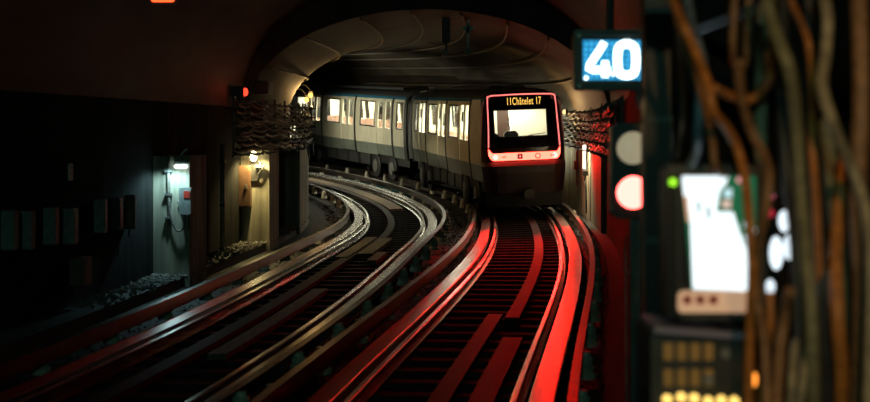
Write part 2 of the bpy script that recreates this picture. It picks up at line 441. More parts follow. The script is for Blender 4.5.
def place(body, loc, yaw, pitch, roll):
    body.location = Vector(loc)-train.location; body.rotation_euler = (pitch, -roll, yaw)
LEN = 14.9
c1 = make_carriage(LEN, (2.17, 6.65, 11.15), [(13.3, 13.95)], True)
place(c1, (2.62, 42.6, elev(42.6)), R(8.6), R(1.35), R(2.3))
light('cabin_lamp', 'AREA', (0, 1.05, 3.22), 62, (1, .93, .72), c1, 1.4, (0, 0, 0), .8)
light('saloon_lamp', 'AREA', (0, 8.2, 3.22), 1400, (1, .94, .78), c1, 1.3, (0, 0, 0), 12)
c2 = make_carriage(LEN, (1.55, 6.05, 10.6), [(.4, 1.12)], False)
place(c2, (.07, 58.1, elev(58.1)), R(22), R(2.3), R(2.3))
light('saloon_lamp', 'AREA', (0, 7.5, 3.22), 1200, (1, .94, .78), c2, 1.3, (0, 0, 0), 14)
x3 = Vector((.07, 58.1, 0)) + 15.35*Vector((-math.sin(R(22)), math.cos(R(22)), 0))
c3 = c2.copy(); C.objects.link(c3)
for ch in list(c2.children):
    o = ch.copy(); C.objects.link(o); o.parent = c3
    if ch.type == 'LIGHT': o.data = ch.data
place(c3, (x3.x, x3.y, elev(58.1)+.66), R(37), R(3.0), R(2.3))
# bellows between the carriages
for (pa, pb) in ((c1.location+train.location+14.9*Vector((-math.sin(R(8.6)), math.cos(R(8.6)), .0235)), Vector((.07, 58.1, elev(58.1)))),
                 (Vector((.07, 58.1, elev(58.1)))+14.9*Vector((-math.sin(R(22)), math.cos(R(22)), .04)), Vector((x3.x, x3.y, elev(58.1)+.66)))):
    mb = MB(); n = 9; ring = [(-1.2, .95), (-1.25, 1.5), (-1.25, 2.2), (-1.19, 3.1), (-1.1, 3.36), (-.9, 3.5), (.9, 3.5), (1.1, 3.36), (1.19, 3.1), (1.25, 2.2), (1.25, 1.5), (1.2, .95)]; dd = (pb-pa).normalized(); pa = pa-dd*.1; pb = pb+dd*.1
    d = pb-pa; ang = math.atan2(-d.x, d.y); k = len(ring)
    for i in range(n):
        q = pa.lerp(pb, i/(n-1)); g = .975 if i % 2 else 1.0
        mb.v += [(q.x+x*g*math.cos(ang), q.y+x*g*math.sin(ang), q.z+z) for x, z in ring]
    for i in range(n-1):
        for j in range(k): mb.f.append((i*k+j, i*k+(j+1) % k, (i+1)*k+(j+1) % k, (i+1)*k+j)); mb.m.append(0)
    o = mb.build('gangway_bellows', M['rubber'], train); o.data.transform(TI)

# front of the first carriage (children of the train's first carriage, in its own coordinates)
def fy(x, z): return .34*(min(1, abs(x)/max(.05, wx(z))))**7 + max(0, z-1.9)*.10 + max(0, 1.2-z)*.10 - .13*min(1, max(0, (1.52-z)/.12))
fr = empty('front', (0, 0, 0)); 
def front_grid(mb, xs, zs, mi, skip=None, out=0):
    o = len(mb.v); k = len(xs)
    for z in zs:
        for x in xs:
            xx = max(-wx(z), min(wx(z), x*wx(z)/1.225 if abs(x) > 1.0 else min(x, wx(z)) if x > 0 else max(x, -wx(z))))
            mb.v.append((xx, fy(xx, z)-out, z))
    for i in range(len(zs)-1):
        for j in range(k-1):
            xm, zm = (xs[j]+xs[j+1])/2, (zs[i]+zs[i+1])/2
            if skip and skip(xm, zm): continue
            mb.f.append((o+i*k+j, o+i*k+j+1, o+(i+1)*k+j+1, o+(i+1)*k+j)); mb.m.append(mi(xm, zm))
WX0, WX1, WZ0, WZ1 = -.84, .66, 2.24, 2.97
xs = sorted([-1.225, -1.2, -1.15, -1.08, -.98, WX0, -.6, -.3, 0, .3, WX1, .84, .98, 1.08, 1.15, 1.2, 1.225]); zs = [.62, .8, 1.0, 1.2, 1.4, 1.52, 1.6, 1.8, 1.9, 2.0, WZ0, 2.5, 2.75, WZ1, 3.1, 3.25, 3.36, 3.44, 3.5, 3.55, 3.59, 3.608]
mb = MB(); front_grid(mb, xs, zs, lambda x, z: 0 if (abs(x) < 1.1 and 1.52 < z < 3.5) else 1, lambda x, z: WX0 < x < WX1 and WZ0 < z < WZ1)
bpy.data.objects.remove(fr)
nose = mb.build('nose_shell', [M['gloss'], M['maroon']], c1)
def plate(name, x0, x1, z0, z1, m, out, nx=8, nz=3, parent=None, back=None):
    mb = MB(); front_grid(mb, [x0+(x1-x0)*i/nx for i in range(nx+1)], [z0+(z1-z0)*i/nz for i in range(nz+1)], lambda x, z: 0, None, out)
    return mb.build(name, m, parent or c1)
plate('windshield', WX0, WX1, WZ0, WZ1, M['shield'], .004)
fm = MB()
for (x0, x1, z0, z1) in ((WX0-.03, WX1+.03, WZ1, WZ1+.03), (WX0-.03, WX1+.03, WZ0-.03, WZ0), (WX0-.03, WX0, WZ0, WZ1), (WX1, WX1+.03, WZ0, WZ1)):
    front_grid(fm, [x0+(x1-x0)*i/4 for i in range(5)], [z0, (z0+z1)/2, z1], lambda x, z: 0, None, .02)
fm.build('windshield_gasket', M['seam'], c1)
def F3(x, z, out=.02): return Vector((x, fy(x, z)-out, z))
# thin lit outline round the black mask
pts = [(-1.035, 1.93), (-1.01, 2.5), (-.985, 3.30), (-.955, 3.365), (-.88, 3.40), (-.75, 3.405), (-.6, 3.41), (-.4, 3.415), (0, 3.42), (.4, 3.415), (.6, 3.41), (.75, 3.405), (.88, 3.40), (.955, 3.365), (.985, 3.30), (1.01, 2.5), (1.035, 1.93)]
sp = smooth_path([F3(x, z, .03) for x, z in pts], 6)
mb = MB(); mb.tube(sp, .019, 6); mb.build('outline_light', M['redrim'], c1)
# light bar with ends hooking upwards
mb = MB(); th = []; n = 40
for i in range(n+1):
    u = -1+2*i/n; x = 1.04*math.sin(u*math.pi/2*.999) if False else 1.045*u
    e = abs(u); lift = max(0, e-.86)/.14
    zlo = 1.555+.17*lift**2.2; zhi = 1.765+.13*max(0, e-.90)/.10
    if e > .97: zhi = 1.90
    th.append((x, zlo, zhi))
for i, (x, zl, zh) in enumerate(th):
    for z in (zl, zh): mb.v.append(tuple(F3(x, z, .035)))
    for z in (zl, zh): mb.v.append(tuple(F3(x, z, .0)))
for i in range(n):
    o, p = i*4, i*4+4; mb.f += [(o, p, p+1, o+1), (o, o+2, p+2, p), (o+1, p+1, p+3, o+3)]; mb.m += [0]*3
bar = mb.build('light_bar', M['redled'], c1)
def emblem(name, x, m, kind, r):
    mb = MB(); c = F3(x, 1.66, .04)
    if kind == 'sq':
        mb.box(c.x-r, c.x+r, c.y-.012, c.y, c.z-r, c.z+r, 0, .02)
    elif kind == 'ring':
        mb.tube([c+Vector((r*math.cos(q), 0, r*math.sin(q))) for q in np.linspace(0, 2*math.pi, 17)], .014, 5)
    else:
        for dx in (-.03, .03): mb.disc((c.x+dx, c.y, c.z), r, t=.01, n=10)
    return mb.build(name, m, bar)
emblem('emblem_square', -.16, M['seam'], 'sq', .075)
mb = MB(); c_ = F3(-.16, 1.66, .054); mb.box(c_.x-.013, c_.x+.013, c_.y-.006, c_.y, c_.z-.045, c_.z+.045); mb.box(c_.x-.04, c_.x+.04, c_.y-.006, c_.y, c_.z-.013, c_.z+.013); mb.build('emblem_cross', M['redrim'], bar)
emblem('emblem_ring', .36, M['redp'], 'ring', .07)
emblem('lamp_dots', -.62, M['maroon'], 'dots', .022); emblem('lamp_dots', .78, M['maroon'], 'dots', .022)
for x in (-.86, .86):
    light('tail_lamp', 'SPOT', F3(x, 1.66, .10), 820, (1, .004, .003), c1, .07, (R(86.8), 0, R(180-10.5)), 28)
    mb = MB(); mb.disc(F3(x, 1.66, .045), .075, n=16, t=.01); mb.build('tail_lamp_glass', glow('tail_lamp_glass', (8, 1.0, .85), 1), bar)
# destination display
plate('display_panel', -.62, .62, 3.08, 3.37, M['gloss'], .012)
td = bpy.data.curves.new('destination_text', 'FONT'); td.body = '11Ch\u00e2telet 17'; td.size = .30; td.align_x = 'CENTER'; td.extrude = .003; td.offset = .001; td.space_character = 1.12
td.materials.append(M['amber'])
to = bpy.data.objects.new('destination_text', td); C.objects.link(to); to.parent = c1
me_t = bpy.data.meshes.new_from_object(to); bpy.data.objects.remove(to); to = bpy.data.objects.new('destination_text', me_t); C.objects.link(to); to.parent = c1
to.location = (.03, fy(0, 3.2)-.035, 3.125); to.rotation_euler = (R(90-5.7), 0, 0); to.scale = (.52, 1.0, 1)
# wiper, lower panel lines, coupler, obstacle plate
mb = MB(); mb.tube([F3(-.1, 2.2, .03), F3(.3, 2.27, .035), F3(.62, 2.3, .035)], .012, 5); mb.tube([F3(-.1, 2.2, .03), F3(-.05, 2.12, .03)], .018, 5); mb.build('wiper', M['seam'], c1)
mb = MB(); mb.box(-.95, .95, -.03, .02, 1.36, 1.385, 0); mb.build('bumper_line', M['steel'], c1)
mb = MB(); mb.box(-.42, .42, -.05, .3, .66, 1.05, 0, .05); mb.box(-.3, .3, -.08, -.04, .74, .96, 1, .04); mb.build('coupler_hatch', [M['maroon'], M['darkgrey']], c1)
mb = MB(); mb.tube([(0, .3, .6), (0, -.25, .6)], .09, 10); mb.box(-.14, .14, -.4, -.22, .48, .72, 0, .04); mb.build('coupler', M['darkgrey'], c1)
mb = MB(); mb.box(-1.1, 1.1, .25, .31, .22, .6, 0, .05); mb.box(-.9, -.8, .1, .3, .55, .7); mb.box(.8, .9, .1, .3, .55, .7); mb.build('obstacle_plate', M['black'], c1)
# driver's cab
mb = MB(); mb.box(-1.15, -.44, 1.75, 1.8, 1.12, 3.3, 0); mb.box(-.02, 1.15, 1.75, 1.8, 1.12, 3.3, 0); mb.box(-.44, -.02, 1.75, 1.8, 3.1, 3.3, 0)
mb.box(-1.15, 1.15, .4, 1.8, 3.26, 3.3, 0); mb.box(-1.17, -1.13, .36, 1.8, 1.12, 3.26, 0); mb.box(1.13, 1.17, .36, 1.8, 1.12, 3.26, 0); mb.build('cab_wall', M['intw'], c1)
mb = MB(); mb.box(-.44, -.12, 1.76, 1.79, 1.12, 3.1, 0); mb.build('cab_door', mat('cab_door_brown', (.07, .04, .033), .5), c1)
mb = MB(); mb.box(-1.1, 1.1, .36, .8, 1.2, 2.2, 0, .08); mb.build('console', M['black'], c1)
mb = MB(); mb.box(-.40, .02, .95, 1.08, 1.7, 2.36, 0, .08); mb.box(-.4, .02, .95, 1.45, 1.6, 1.72, 0, .04); mb.build('driver_seat', M['black'], c1)
mb = MB(); mb.box(-1.12, -.62, .5, 1.0, 2.1, 2.32, 0, .1); mb.build('desk_panel', M['black'], c1)

# ------------------------------------------------------------------ lamps, boxes, pipes on the left wall
def wall_empty(name, T, s, off, z, side):
    x, y, h = frame(T, s); p = P(T, s, off, z, False)
    return empty(name, p, (0, 0, -h+(math.pi/2 if side < 0 else -math.pi/2)))      # local -y looks away from the wall
def wl(px, off): return s_of_px(TA, off, px)
def zof(T, s, off, py): p = P(T, s, off, 0, False); return H-(py-HY)/F*p.y-elev(frame(T, s)[1])
def mount_pier(name, px, py, Y0, label, cat):
    s_ = s_of_Y(TA, Y0); x, y, h = frame(TA, s_); y -= (px-CX)/F*y*0; p0 = P(TA, s_, LO, 0, False); p1 = P(TA, s_, PIER, 0, False)
    best = min(np.linspace(0, 1, 200), key=lambda t: abs(CX+F*p0.lerp(p1, t).x/p0.lerp(p1, t).y-px)); p = p0.lerp(p1, float(best))
    p.z = H-(py-HY)/F*p.y
    return tag(empty(name, p, (0, 0, -h)), label, cat)
def mount(name, px, py, off, label, cat, group=None):
    s = wl(px, off); return tag(wall_empty(name, TA, s, off, zof(TA, s, off, py), -1), label, cat, group)
PO = LO+.16
# cold lamp
L1 = mount_pier('wall_lamp', 182, 166, 25.6, 'cold white bulkhead lamp on the near left pilaster', 'lamp')
mb = MB(); mb.box(-.12, .12, -.10, 0, .03, .08, 0, .02); mb.tube([(0, 0, .1), (0, -.05, .2), (.1, -.03, .3)], .02, 6); mb.build('lamp_housing', M['steel'], L1)
mb = MB(); mb.box(-.11, .11, -.12, -.03, -.04, .03, 0, .03); mb.build('lamp_tube', glow('cold_tube', (.75, 1.0, 1.0), 5), L1)
light('lamp_light', 'SPOT', (-.10, -.28, -.0), 48, (.5, .9, 1.0), L1, .05, (R(-4), 0, 0), 165)
b1 = mount_pier('junction_box', 187, 200, 25.6, 'grey junction box with a red sticker below the cold lamp', 'box')
mb = MB(); mb.box(-.10, .10, -.16, 0, -.24, .22, 0, .02); mb.build('box_body', M['grey'], b1)
mb = MB(); mb.box(-.02, .085, -.168, -.16, .04, .16); mb.build('sticker', M['redp'], b1)
mb = MB(); mb.tube([(.05, -.06, -.24), (.05, -.06, -.5)], .015, 6); mb.build('conduit', M['cable_d'], b1)
cb = mount_pier('hanging_cable', 169, 200, 25.6, 'dark cable bundle running down the pilaster with a loose loop', 'cable')
mb = MB(); mb.tube([(0, -.03, .8), (0, -.04, .3), (.02, -.04, -.2), (0, -.04, -.45)], .03, 6)
mb.tube(smooth_path([(.02, -.05, .0), (.05, -.07, -.3), (.16, -.08, -.52), (.28, -.07, -.45), (.28, -.07, -.2), (.16, -.05, -.02)]), .02, 6)
mb.build('cable_run', M['cable'], cb, smooth=True)
for z in (.5, .1, -.3): mb = MB(); mb.box(-.06, .06, -.08, 0, z-.02, z+.02); mb.build('clamp', M['steel'], cb)
pp = mount('vertical_pipe', 220, 205, LO+.08, 'thin vertical pipe between the two lit pilasters', 'pipe')
mb = MB(); mb.tube([(0, -.05, 1.25), (0, -.05, -1.3)], .05, 8); mb.build('pipe_body', M['steel'], pp, smooth=True)
for z in (.9, 0, -.9): mb = MB(); mb.box(-.08, .08, -.11, 0, z-.025, z+.025); mb.build('clamp', M['darkgrey'], pp)
# warm lamp and its cabinet
PO2 = LO+.14
L2 = mount_pier('wall_lamp', 255, 156, 33.2, 'warm yellow wall lamp beside the tall brown cabinet', 'lamp')
mb = MB(); mb.box(-.10, .10, -.08, 0, -.55, -.1, 0, .03); mb.tube(smooth_path([(.0, -.05, -.2), (.12, -.12, -.12), (.16, -.16, -.3), (.08, -.14, -.42)]), .02, 6); mb.build('lamp_bracket', M['darkgrey'], L2)
mb = MB(); mb.lathe([(.03, -.12), (.07, -.08), (.085, 0), (.06, .08), (.02, .11)], (0, -.16, 0), 12); mb.build('lamp_bulb', glow('warm_bulb', (1, .86, .42), 7), L2)
mb = MB(); mb.box(.04, .22, -.2, -.12, -.25, -.19, 0, .02); mb.build('lamp_tube', glow('warm_tube', (1, .85, .45), 3), L2)
light('lamp_light', 'SPOT', (.06, -.34, -.02), 130, (1, .78, .32), L2, .05, (R(0), 0, 0), 165)
b2 = mount_pier('wall_cabinet', 243, 186, 33.2, 'tall brown wall cabinet hanging beside the warm lamp', 'cabinet')
mb = MB(); mb.box(-.2, .2, -.24, 0, -.46, .46, 0, .02); mb.build('cabinet_body', M['beacon'], b2)
mb = MB(); mb.box(-.17, .17, -.255, -.24, -.43, .43, 0, .02); mb.build('cabinet_door', M['beacon'], b2)
mb = MB(); mb.box(.11, .14, -.28, -.255, -.05, .05); mb.build('handle', M['steel'], b2)
mb = MB(); mb.tube([(.0, -.08, -.46), (.02, -.06, -.75), (.0, -.05, -1.1)], .025, 6); mb.build('conduit', M['cable'], b2)
# red lamp above the cable rack, shaded by a dark box
L3 = mount('red_signal_lamp', 243, 92, LO+.3, 'red lamp glowing behind a dark box above the left cable rack', 'lamp')
mb = MB(); mb.box(-.08, .08, -.02, .25, -.12, .12, 0, .02); mb.build('lamp_housing', M['darkgrey'], L3)
mb = MB(); mb.lathe([(.09, -.03), (.08, -.08), (.04, -.10)], (0, 0, 0), 14, 0, 'y'); mb.build('lamp_lens', glow('red_lens', (3, .12, .05), 1), L3)
light('lamp_light', 'POINT', (0, -.12, 0), 3, (1, .10, .04), L3, .08)
b3 = mount('relay_box', 257, 88, LO+.2, 'dark relay box above the left cable rack', 'box')
mb = MB(); mb.box(-.3, .3, -.3, 0, -.14, .14, 0, .02); mb.build('box_body', M['black'], b3)
mb = MB(); mb.box(-.28, .28, -.31, -.3, -.12, .12); mb.build('box_lid', M['darkgrey'], b3)
b3 = mount('relay_box', 250, 113, LO+.2, 'larger dark relay box hanging among the left cables', 'box')
mb = MB(); mb.box(-.35, .35, -.35, 0, -.2, .18, 0, .02); mb.build('box_body', M['black'], b3)
mb = MB(); mb.box(-.33, .33, -.36, -.35, -.18, .16); mb.build('box_lid', M['darkgrey'], b3)
# cable racks on both walls
def rack(T, off, sgn, s0, s1, zlo, zhi, n, label, seed, lit=.7):
    rnd = random.Random(seed)
    t = tag(empty('cable_rack', P(T, s0, off, zlo, False)), label, 'cable rack'); inv = Matrix.Translation(-t.location)
    for i in range(n):
        z0 = zlo+(zhi-zlo)*i/(n-1); r = rnd.uniform(.018, .04); ph = rnd.uniform(0, 6); pts = []
        for s in np.arange(s0, s1, .4):
            sag = abs(math.sin((s-s0)*math.pi/1.6+ph*.02))
            pts.append(P(T, s, off+sgn*(.10+.16*rnd.random()*.2+.05*(i % 3)), z0-.07*sag+.02*math.sin(s*.9+ph), False))
        mb = MB(); mb.tube(pts, r, 5); o = mb.build('cable', M['cable'] if rnd.random() < lit else M['cable_d'], t, smooth=True); o.data.transform(inv)
    br = None
    for s in np.arange(s0+.4, s1, 1.6):
        x, y, h = frame(T, s)
        if br is None:
            mb = MB(); mb.box(-.02, .02, -.025, .025, -.1, zhi-zlo+.1)
            for k in range(5): zz = (zhi-zlo)*k/4-.03; mb.box(min(0, sgn*.3), max(0, sgn*.3), -.02, .02, zz-.03, zz)
            br = mb.build('bracket', M['darkgrey'], t); o = br
        else: o = share(br, t)
        o.location = P(T, s, off+sgn*.03, zlo, False)-t.location; o.rotation_euler = (0, 0, -h)
    # loose hanging ends
    for k in range(10):
        s = s0+(s1-s0)*rnd.random(); zt = zlo+(zhi-zlo)*rnd.random(); w_ = rnd.uniform(.3, .8)
        pts = smooth_path([P(T, s, off+sgn*.28, zt, False), P(T, s+w_/2, off+sgn*.32, zt-rnd.uniform(.15, .4), False), P(T, s+w_, off+sgn*.28, zt+.05, False)], 5)
        mb = MB(); mb.tube(pts, .015, 5); o = mb.build('loose_cable', M['cable'] if lit > .5 else M['cable_d'], t, smooth=True); o.data.transform(inv)
    return t
rack(TA, LO+.5, 1, 19.5, 50, 2.0, 3.05, 12, 'cables sagging on brackets along the left wall above the lamps', 3, .15)
rack(TB, RO, -1, 16, 60, 1.95, 2.95, 13, 'cables sagging on brackets along the right wall beside the train', 5)
# faint boxes along the dark near left wall
for i, (px, py, ww, hh, m) in enumerate(((4, 230, .17, .50, 'grey'), (20, 230, .16, .50, 'grey'), (44, 226, .17, .5, 'grey'), (64, 226, .2, .5, 'grey'), (95, 216, .16, .5, 'grey'), (111, 214, .2, .5, 'darkgrey'), (126, 212, .14, .55, 'beacon'))):
    o = mount('relay_case', px, py, LO+.02, ['leftmost', 'second', 'third', 'fourth', 'fifth', 'sixth', 'rightmost'][i]+' case in the row of narrow cases on the dark left wall', 'box', 'relay cases on the left wall')
    mb = MB(); mb.box(-ww/2, ww/2, -.16, 0, -hh/2, hh/2, 0, .02); mb.build('case_body', M[m], o)
    mb = MB(); mb.box(-ww/2+.02, ww/2-.02, -.17, -.16, -hh/2+.03, hh/2-.03, 0, .01); mb.build('case_lid', M[m], o)
    mb = MB(); mb.tube([(0, -.06, -hh/2), (0, -.06, -hh/2-.12)], .015, 5); mb.build('cable_gland', M['cable_d'], o)
o = mount('wall_cabinet', 74, 271, LO+.02, 'low dark brown cabinet under the row of narrow cases', 'cabinet')
mb = MB(); mb.box(-.2, .2, -.2, 0, -.2, .2, 0, .02); mb.build('cabinet_body', M['beacon'], o)
mb = MB(); mb.box(-.18, .18, -.21, -.2, -.18, .18); mb.build('cabinet_door', M['beacon'], o)
o = mount('sign_plate', 70, 172, LO+.02, 'small pale sign plate alone on the dark left wall', 'sign')
mb = MB(); mb.box(-.07, .07, -.03, 0, -.12, .12, 0, .015); mb.build('plate', M['white'], o)
mb = MB(); mb.box(-.05, .05, -.036, -.03, .05, .07); mb.box(-.05, .05, -.036, -.03, -.02, 0.0); mb.build('print', M['grey'], o)
# rubble at the foot of the left wall
mb = MB(); rnd = random.Random(11)
for i in range(1500):
    s = rnd.uniform(11, 33); a = LO+.02+rnd.random()**1.6*.62; r = rnd.uniform(.015, .05); c = P(TA, s, a, -.06+r*.5, False)
    v = [(c.x+r*rnd.uniform(.6, 1.2)*x, c.y+r*rnd.uniform(.6, 1.2)*y, c.z+r*rnd.uniform(.5, 1)*z) for x, y, z in ((1, 0, 0), (-1, 0, 0), (0, 1, 0), (0, -1, 0), (0, 0, 1), (0, 0, -1))]
    mb.add(v, [(0, 2, 4), (2, 1, 4), (1, 3, 4), (3, 0, 4), (2, 0, 5), (1, 2, 5), (3, 1, 5), (0, 3, 5)])
tag(mb.build('ballast_rubble', M['stone']), 'grey rubble strewn along the foot of the left wall', 'rubble', kind='stuff')
# loose stones on the bed between rails
mb = MB()
for i in range(9000):
    s = rnd.uniform(1, 40); T = TA if rnd.random() < .5 else TB; a = rnd.uniform(-1.9, 1.75) if T is TB else rnd.uniform(-1.9, 1.9)
    r = rnd.uniform(.012, .035); c = P(T, s, a, -.235+r*.4, False)
    v = [(c.x+r*rnd.uniform(.6, 1.3)*x, c.y+r*rnd.uniform(.6, 1.3)*y, c.z+r*rnd.uniform(.5, 1)*z) for x, y, z in ((1, 0, 0), (-1, 0, 0), (0, 1, 0), (0, -1, 0), (0, 0, 1))]
    mb.add(v, [(0, 2, 4), (2, 1, 4), (1, 3, 4), (3, 0, 4)])
tag(mb.build('track_gravel', M['sleeper']), 'dark gravel scattered between the rails', 'gravel', kind='stuff')

# lamps further in
def tunnel_lamp(T, s, off, z, side, label, col, power, emis, sz=(.3, .12), ptoff=.5):
    o = tag(wall_empty('tunnel_lamp', T, s, off, z, side), label, 'lamp')
    mb = MB(); mb.box(-sz[0]/2-.03, sz[0]/2+.03, -.06, .04, -sz[1]/2-.03, sz[1]/2+.03, 0, .02); mb.build('lamp_housing', M['darkgrey'], o)
    mb = MB(); mb.box(-sz[0]/2, sz[0]/2, -.13, -.06, -sz[1]/2, sz[1]/2, 0, .03); mb.build('lamp_glass', glow('lamp_glass', col, emis), o)
    light('lamp_light', 'SPOT', (0, -.16, 0), power, col, o, .06, (R(-78), 0, 0), 110); return o
tunnel_lamp(TA, 42, LO, 2.2, -1, 'pale tunnel lamp on the left wall round the bend', (1, .86, .55), 480, 4)
tunnel_lamp(TA, 51, LO, 2.2, -1, 'farther tunnel lamp on the left wall round the bend', (1, .95, .70), 800, 4)
for px, py, Y, lab in ((310.5, 95, 46, 'upper of the two small orange lamps over the rear carriage'), (306.5, 99.5, 44.5, 'lower of the two small orange lamps over the rear carriage')):
    p = at(px, py, Y); o = tag(empty('orange_lamp', p), lab, 'lamp', 'orange lamps at the bend')
    mb = MB(); mb.lathe([(.02, -.09), (.065, -.05), (.075, 0), (.05, .06)], (0, 0, 0), 12); mb.build('lamp_globe', glow('orange_globe', (3.2, 1.5, .3), 1), o)
    mb = MB(); mb.lathe([(.06, .06), (.06, .12), (.02, .14)], (0, 0, 0), 10); mb.tube([(0, 0, .13), (-.15, .02, .3), (-.5, .06, .36)], .015, 6); mb.build('lamp_arm', M['darkgrey'], o)
    light('lamp_light', 'POINT', (.12, -.25, -.05), 44, (1, .58, .2), o, .06)
# right wall behind the nose
def wr(px, off): return s_of_px(TB, off, px, 22, 44)
def mount_r(name, px, py, off, label, cat):
    s = wr(px, off); return tag(wall_empty(name, TB, s, off, zof(TB, s, off, py), 1), label, cat)
o = mount_r('wall_lamp', 588, 157, RO-.12, 'upright white tube lamp on the right wall beside the train', 'lamp')
mb = MB(); mb.box(-.09, .09, -.06, 0, -.34, .34, 0, .02); mb.build('lamp_housing', M['steel'], o)
mb = MB(); mb.tube([(0, -.1, -.32), (0, -.1, .32)], .04, 8); mb.build('lamp_tube', glow('tube_white', (1, .95, .75), 2.6), o)
mb = MB(); mb.box(-.07, .07, -.14, 0, -.50, -.36, 0, .02); mb.tube(smooth_path([(0, -.06, -.5), (-.12, -.08, -.65), (.02, -.06, -.8), (.12, -.05, -1.5)]), .022, 6); mb.build('cable_tail', M['cable_d'], o)
light('lamp_light', 'SPOT', (0, -.45, .25), 190, (1, .85, .5), o, .06, (R(40), 0, 0), 150)
o = mount_r('alarm_box', 578, 165, RO-.1, 'small red box on the right wall beside the train', 'box')
mb = MB(); mb.box(-.11, .11, -.12, 0, -.13, .13, 0, .02); mb.build('box_body', M['redp'], o)
mb = MB(); mb.tube([(0, -.05, -.13), (0, -.04, -.6)], .02, 6); mb.tube([(0, -.05, .13), (.03, -.04, .4)], .02, 6); mb.build('conduit', M['redp'], o)
o = mount_r('bulkhead_lamp', 566, 112, RO-.35, 'small round warm lamp above the right end of the train', 'lamp')
mb = MB(); mb.lathe([(.07, -.02), (.065, -.07), (.03, -.1)], (0, 0, 0), 14, 0, 'y'); mb.build('lamp_globe', glow('warm_globe', (2.4, 1.4, .5), 1), o)
mb = MB(); mb.lathe([(.09, -.02), (.09, .05)], (0, 0, 0), 14, 0, 'y'); mb.tube([(0, .05, 0), (0, .3, .05)], .02, 6); mb.build('lamp_base', M['darkgrey'], o)
light('lamp_light', 'POINT', (-.1, -.3, .1), 40, (1, .6, .25), o, .06)
# conduit lines along the vault
def vault_pt(s, f, inset=.06):
    a = P(TA, s, LO, 0, False); b = P(TB, s, RO, 0, False); q = math.pi*f; t = .5-.5*math.cos(q); p = a.lerp(b, t); e = elev((a.y+b.y)/2)
    z = e+SPR+(CR-SPR)*math.sin(q)**.9
    c = a.lerp(b, .5); d = Vector((c.x-p.x, c.y-p.y, e+2.5-z)).normalized(); return Vector((p.x, p.y, z))+d*inset
names = ['lowest conduit line on the left haunch of the vault', 'second conduit line from the left on the vault', 'conduit line left of the vault crown', 'conduit line at the very crown of the vault', 'conduit line just right of the vault crown', 'thick conduit line on the right half of the vault', 'conduit line that glows red on the right haunch', 'lowest conduit line on the right haunch of the vault']
for i, (f, r, s0, s1) in enumerate(((.16, .03, 23.6, 70), (.27, .025, 23.6, 75), (.38, .03, 23.6, 78), (.47, .022, 23.6, 78), (.56, .03, 23.6, 78), (.65, .04, 23.6, 76), (.74, .025, 23.6, 60), (.85, .03, 23.6, 60))):
    mb = MB(); mb.tube([vault_pt(s, f+.003*math.sin(s*.2+i)) for s in np.arange(s0, s1, .8)], r, 6)
    tag(mb.build('vault_conduit', M['cable'], smooth=True), names[i], 'conduit', 'conduits along the vault')
# hanging brackets under the vault
for px, top, bot, Y, lab, tee in ((446, 18, 52, 36, 'long dark hanger with a box under the vault, left of the pair', False), (468, 26, 51, 36, 'tee-topped hanger with a box under the vault, right of the pair', True)):
    p = at(px, bot, Y); zt = at(px, top, Y).z-p.z; o = tag(empty('vault_hanger', p), lab, 'hanger', 'hangers under the vault')
    sv = s_of_Y(TB, Y); zt = max(zt, .5)
    mb = MB(); mb.box(-.03, .03, -.03, .03, 0, zt+.9, 0, .01)
    if tee: mb.add([(-.16, -.03, zt), (.16, -.03, zt), (.05, -.03, zt-.16), (-.05, -.03, zt-.16), (-.16, .03, zt), (.16, .03, zt), (.05, .03, zt-.16), (-.05, .03, zt-.16)], [(0, 1, 2, 3), (4, 7, 6, 5), (0, 4, 5, 1), (1, 5, 6, 2), (2, 6, 7, 3), (3, 7, 4, 0)])
    else: mb.box(-.10, .10, -.05, .05, zt-.6, zt+.1, 0, .02)
    mb.build('hanger_rod', M['steel'] if tee else M['darkgrey'], o)
    mb = MB(); mb.box(-.09, .07, -.08, .08, -.1, .06, 0, .02); mb.build('hanger_box', M['grey'], o)
# red rectangular lamp at the top left
p = at(163, -2, 20); o = tag(empty('red_lamp', p), 'red rectangular lamp hanging under the dark vault at upper left', 'lamp')
mb = MB(); mb.box(-.18, .18, .0, .12, -.075, .14, 0, .02); mb.tube([(0, .06, .14), (0, .06, .6)], .025, 6); mb.build('lamp_housing', M['black'], o)
mb = MB(); mb.box(-.155, .155, -.03, 0, -.055, .10, 0, .02); mb.build('lamp_lens', glow('red_lamp_lens', (3.0, .22, .05), 1), o)

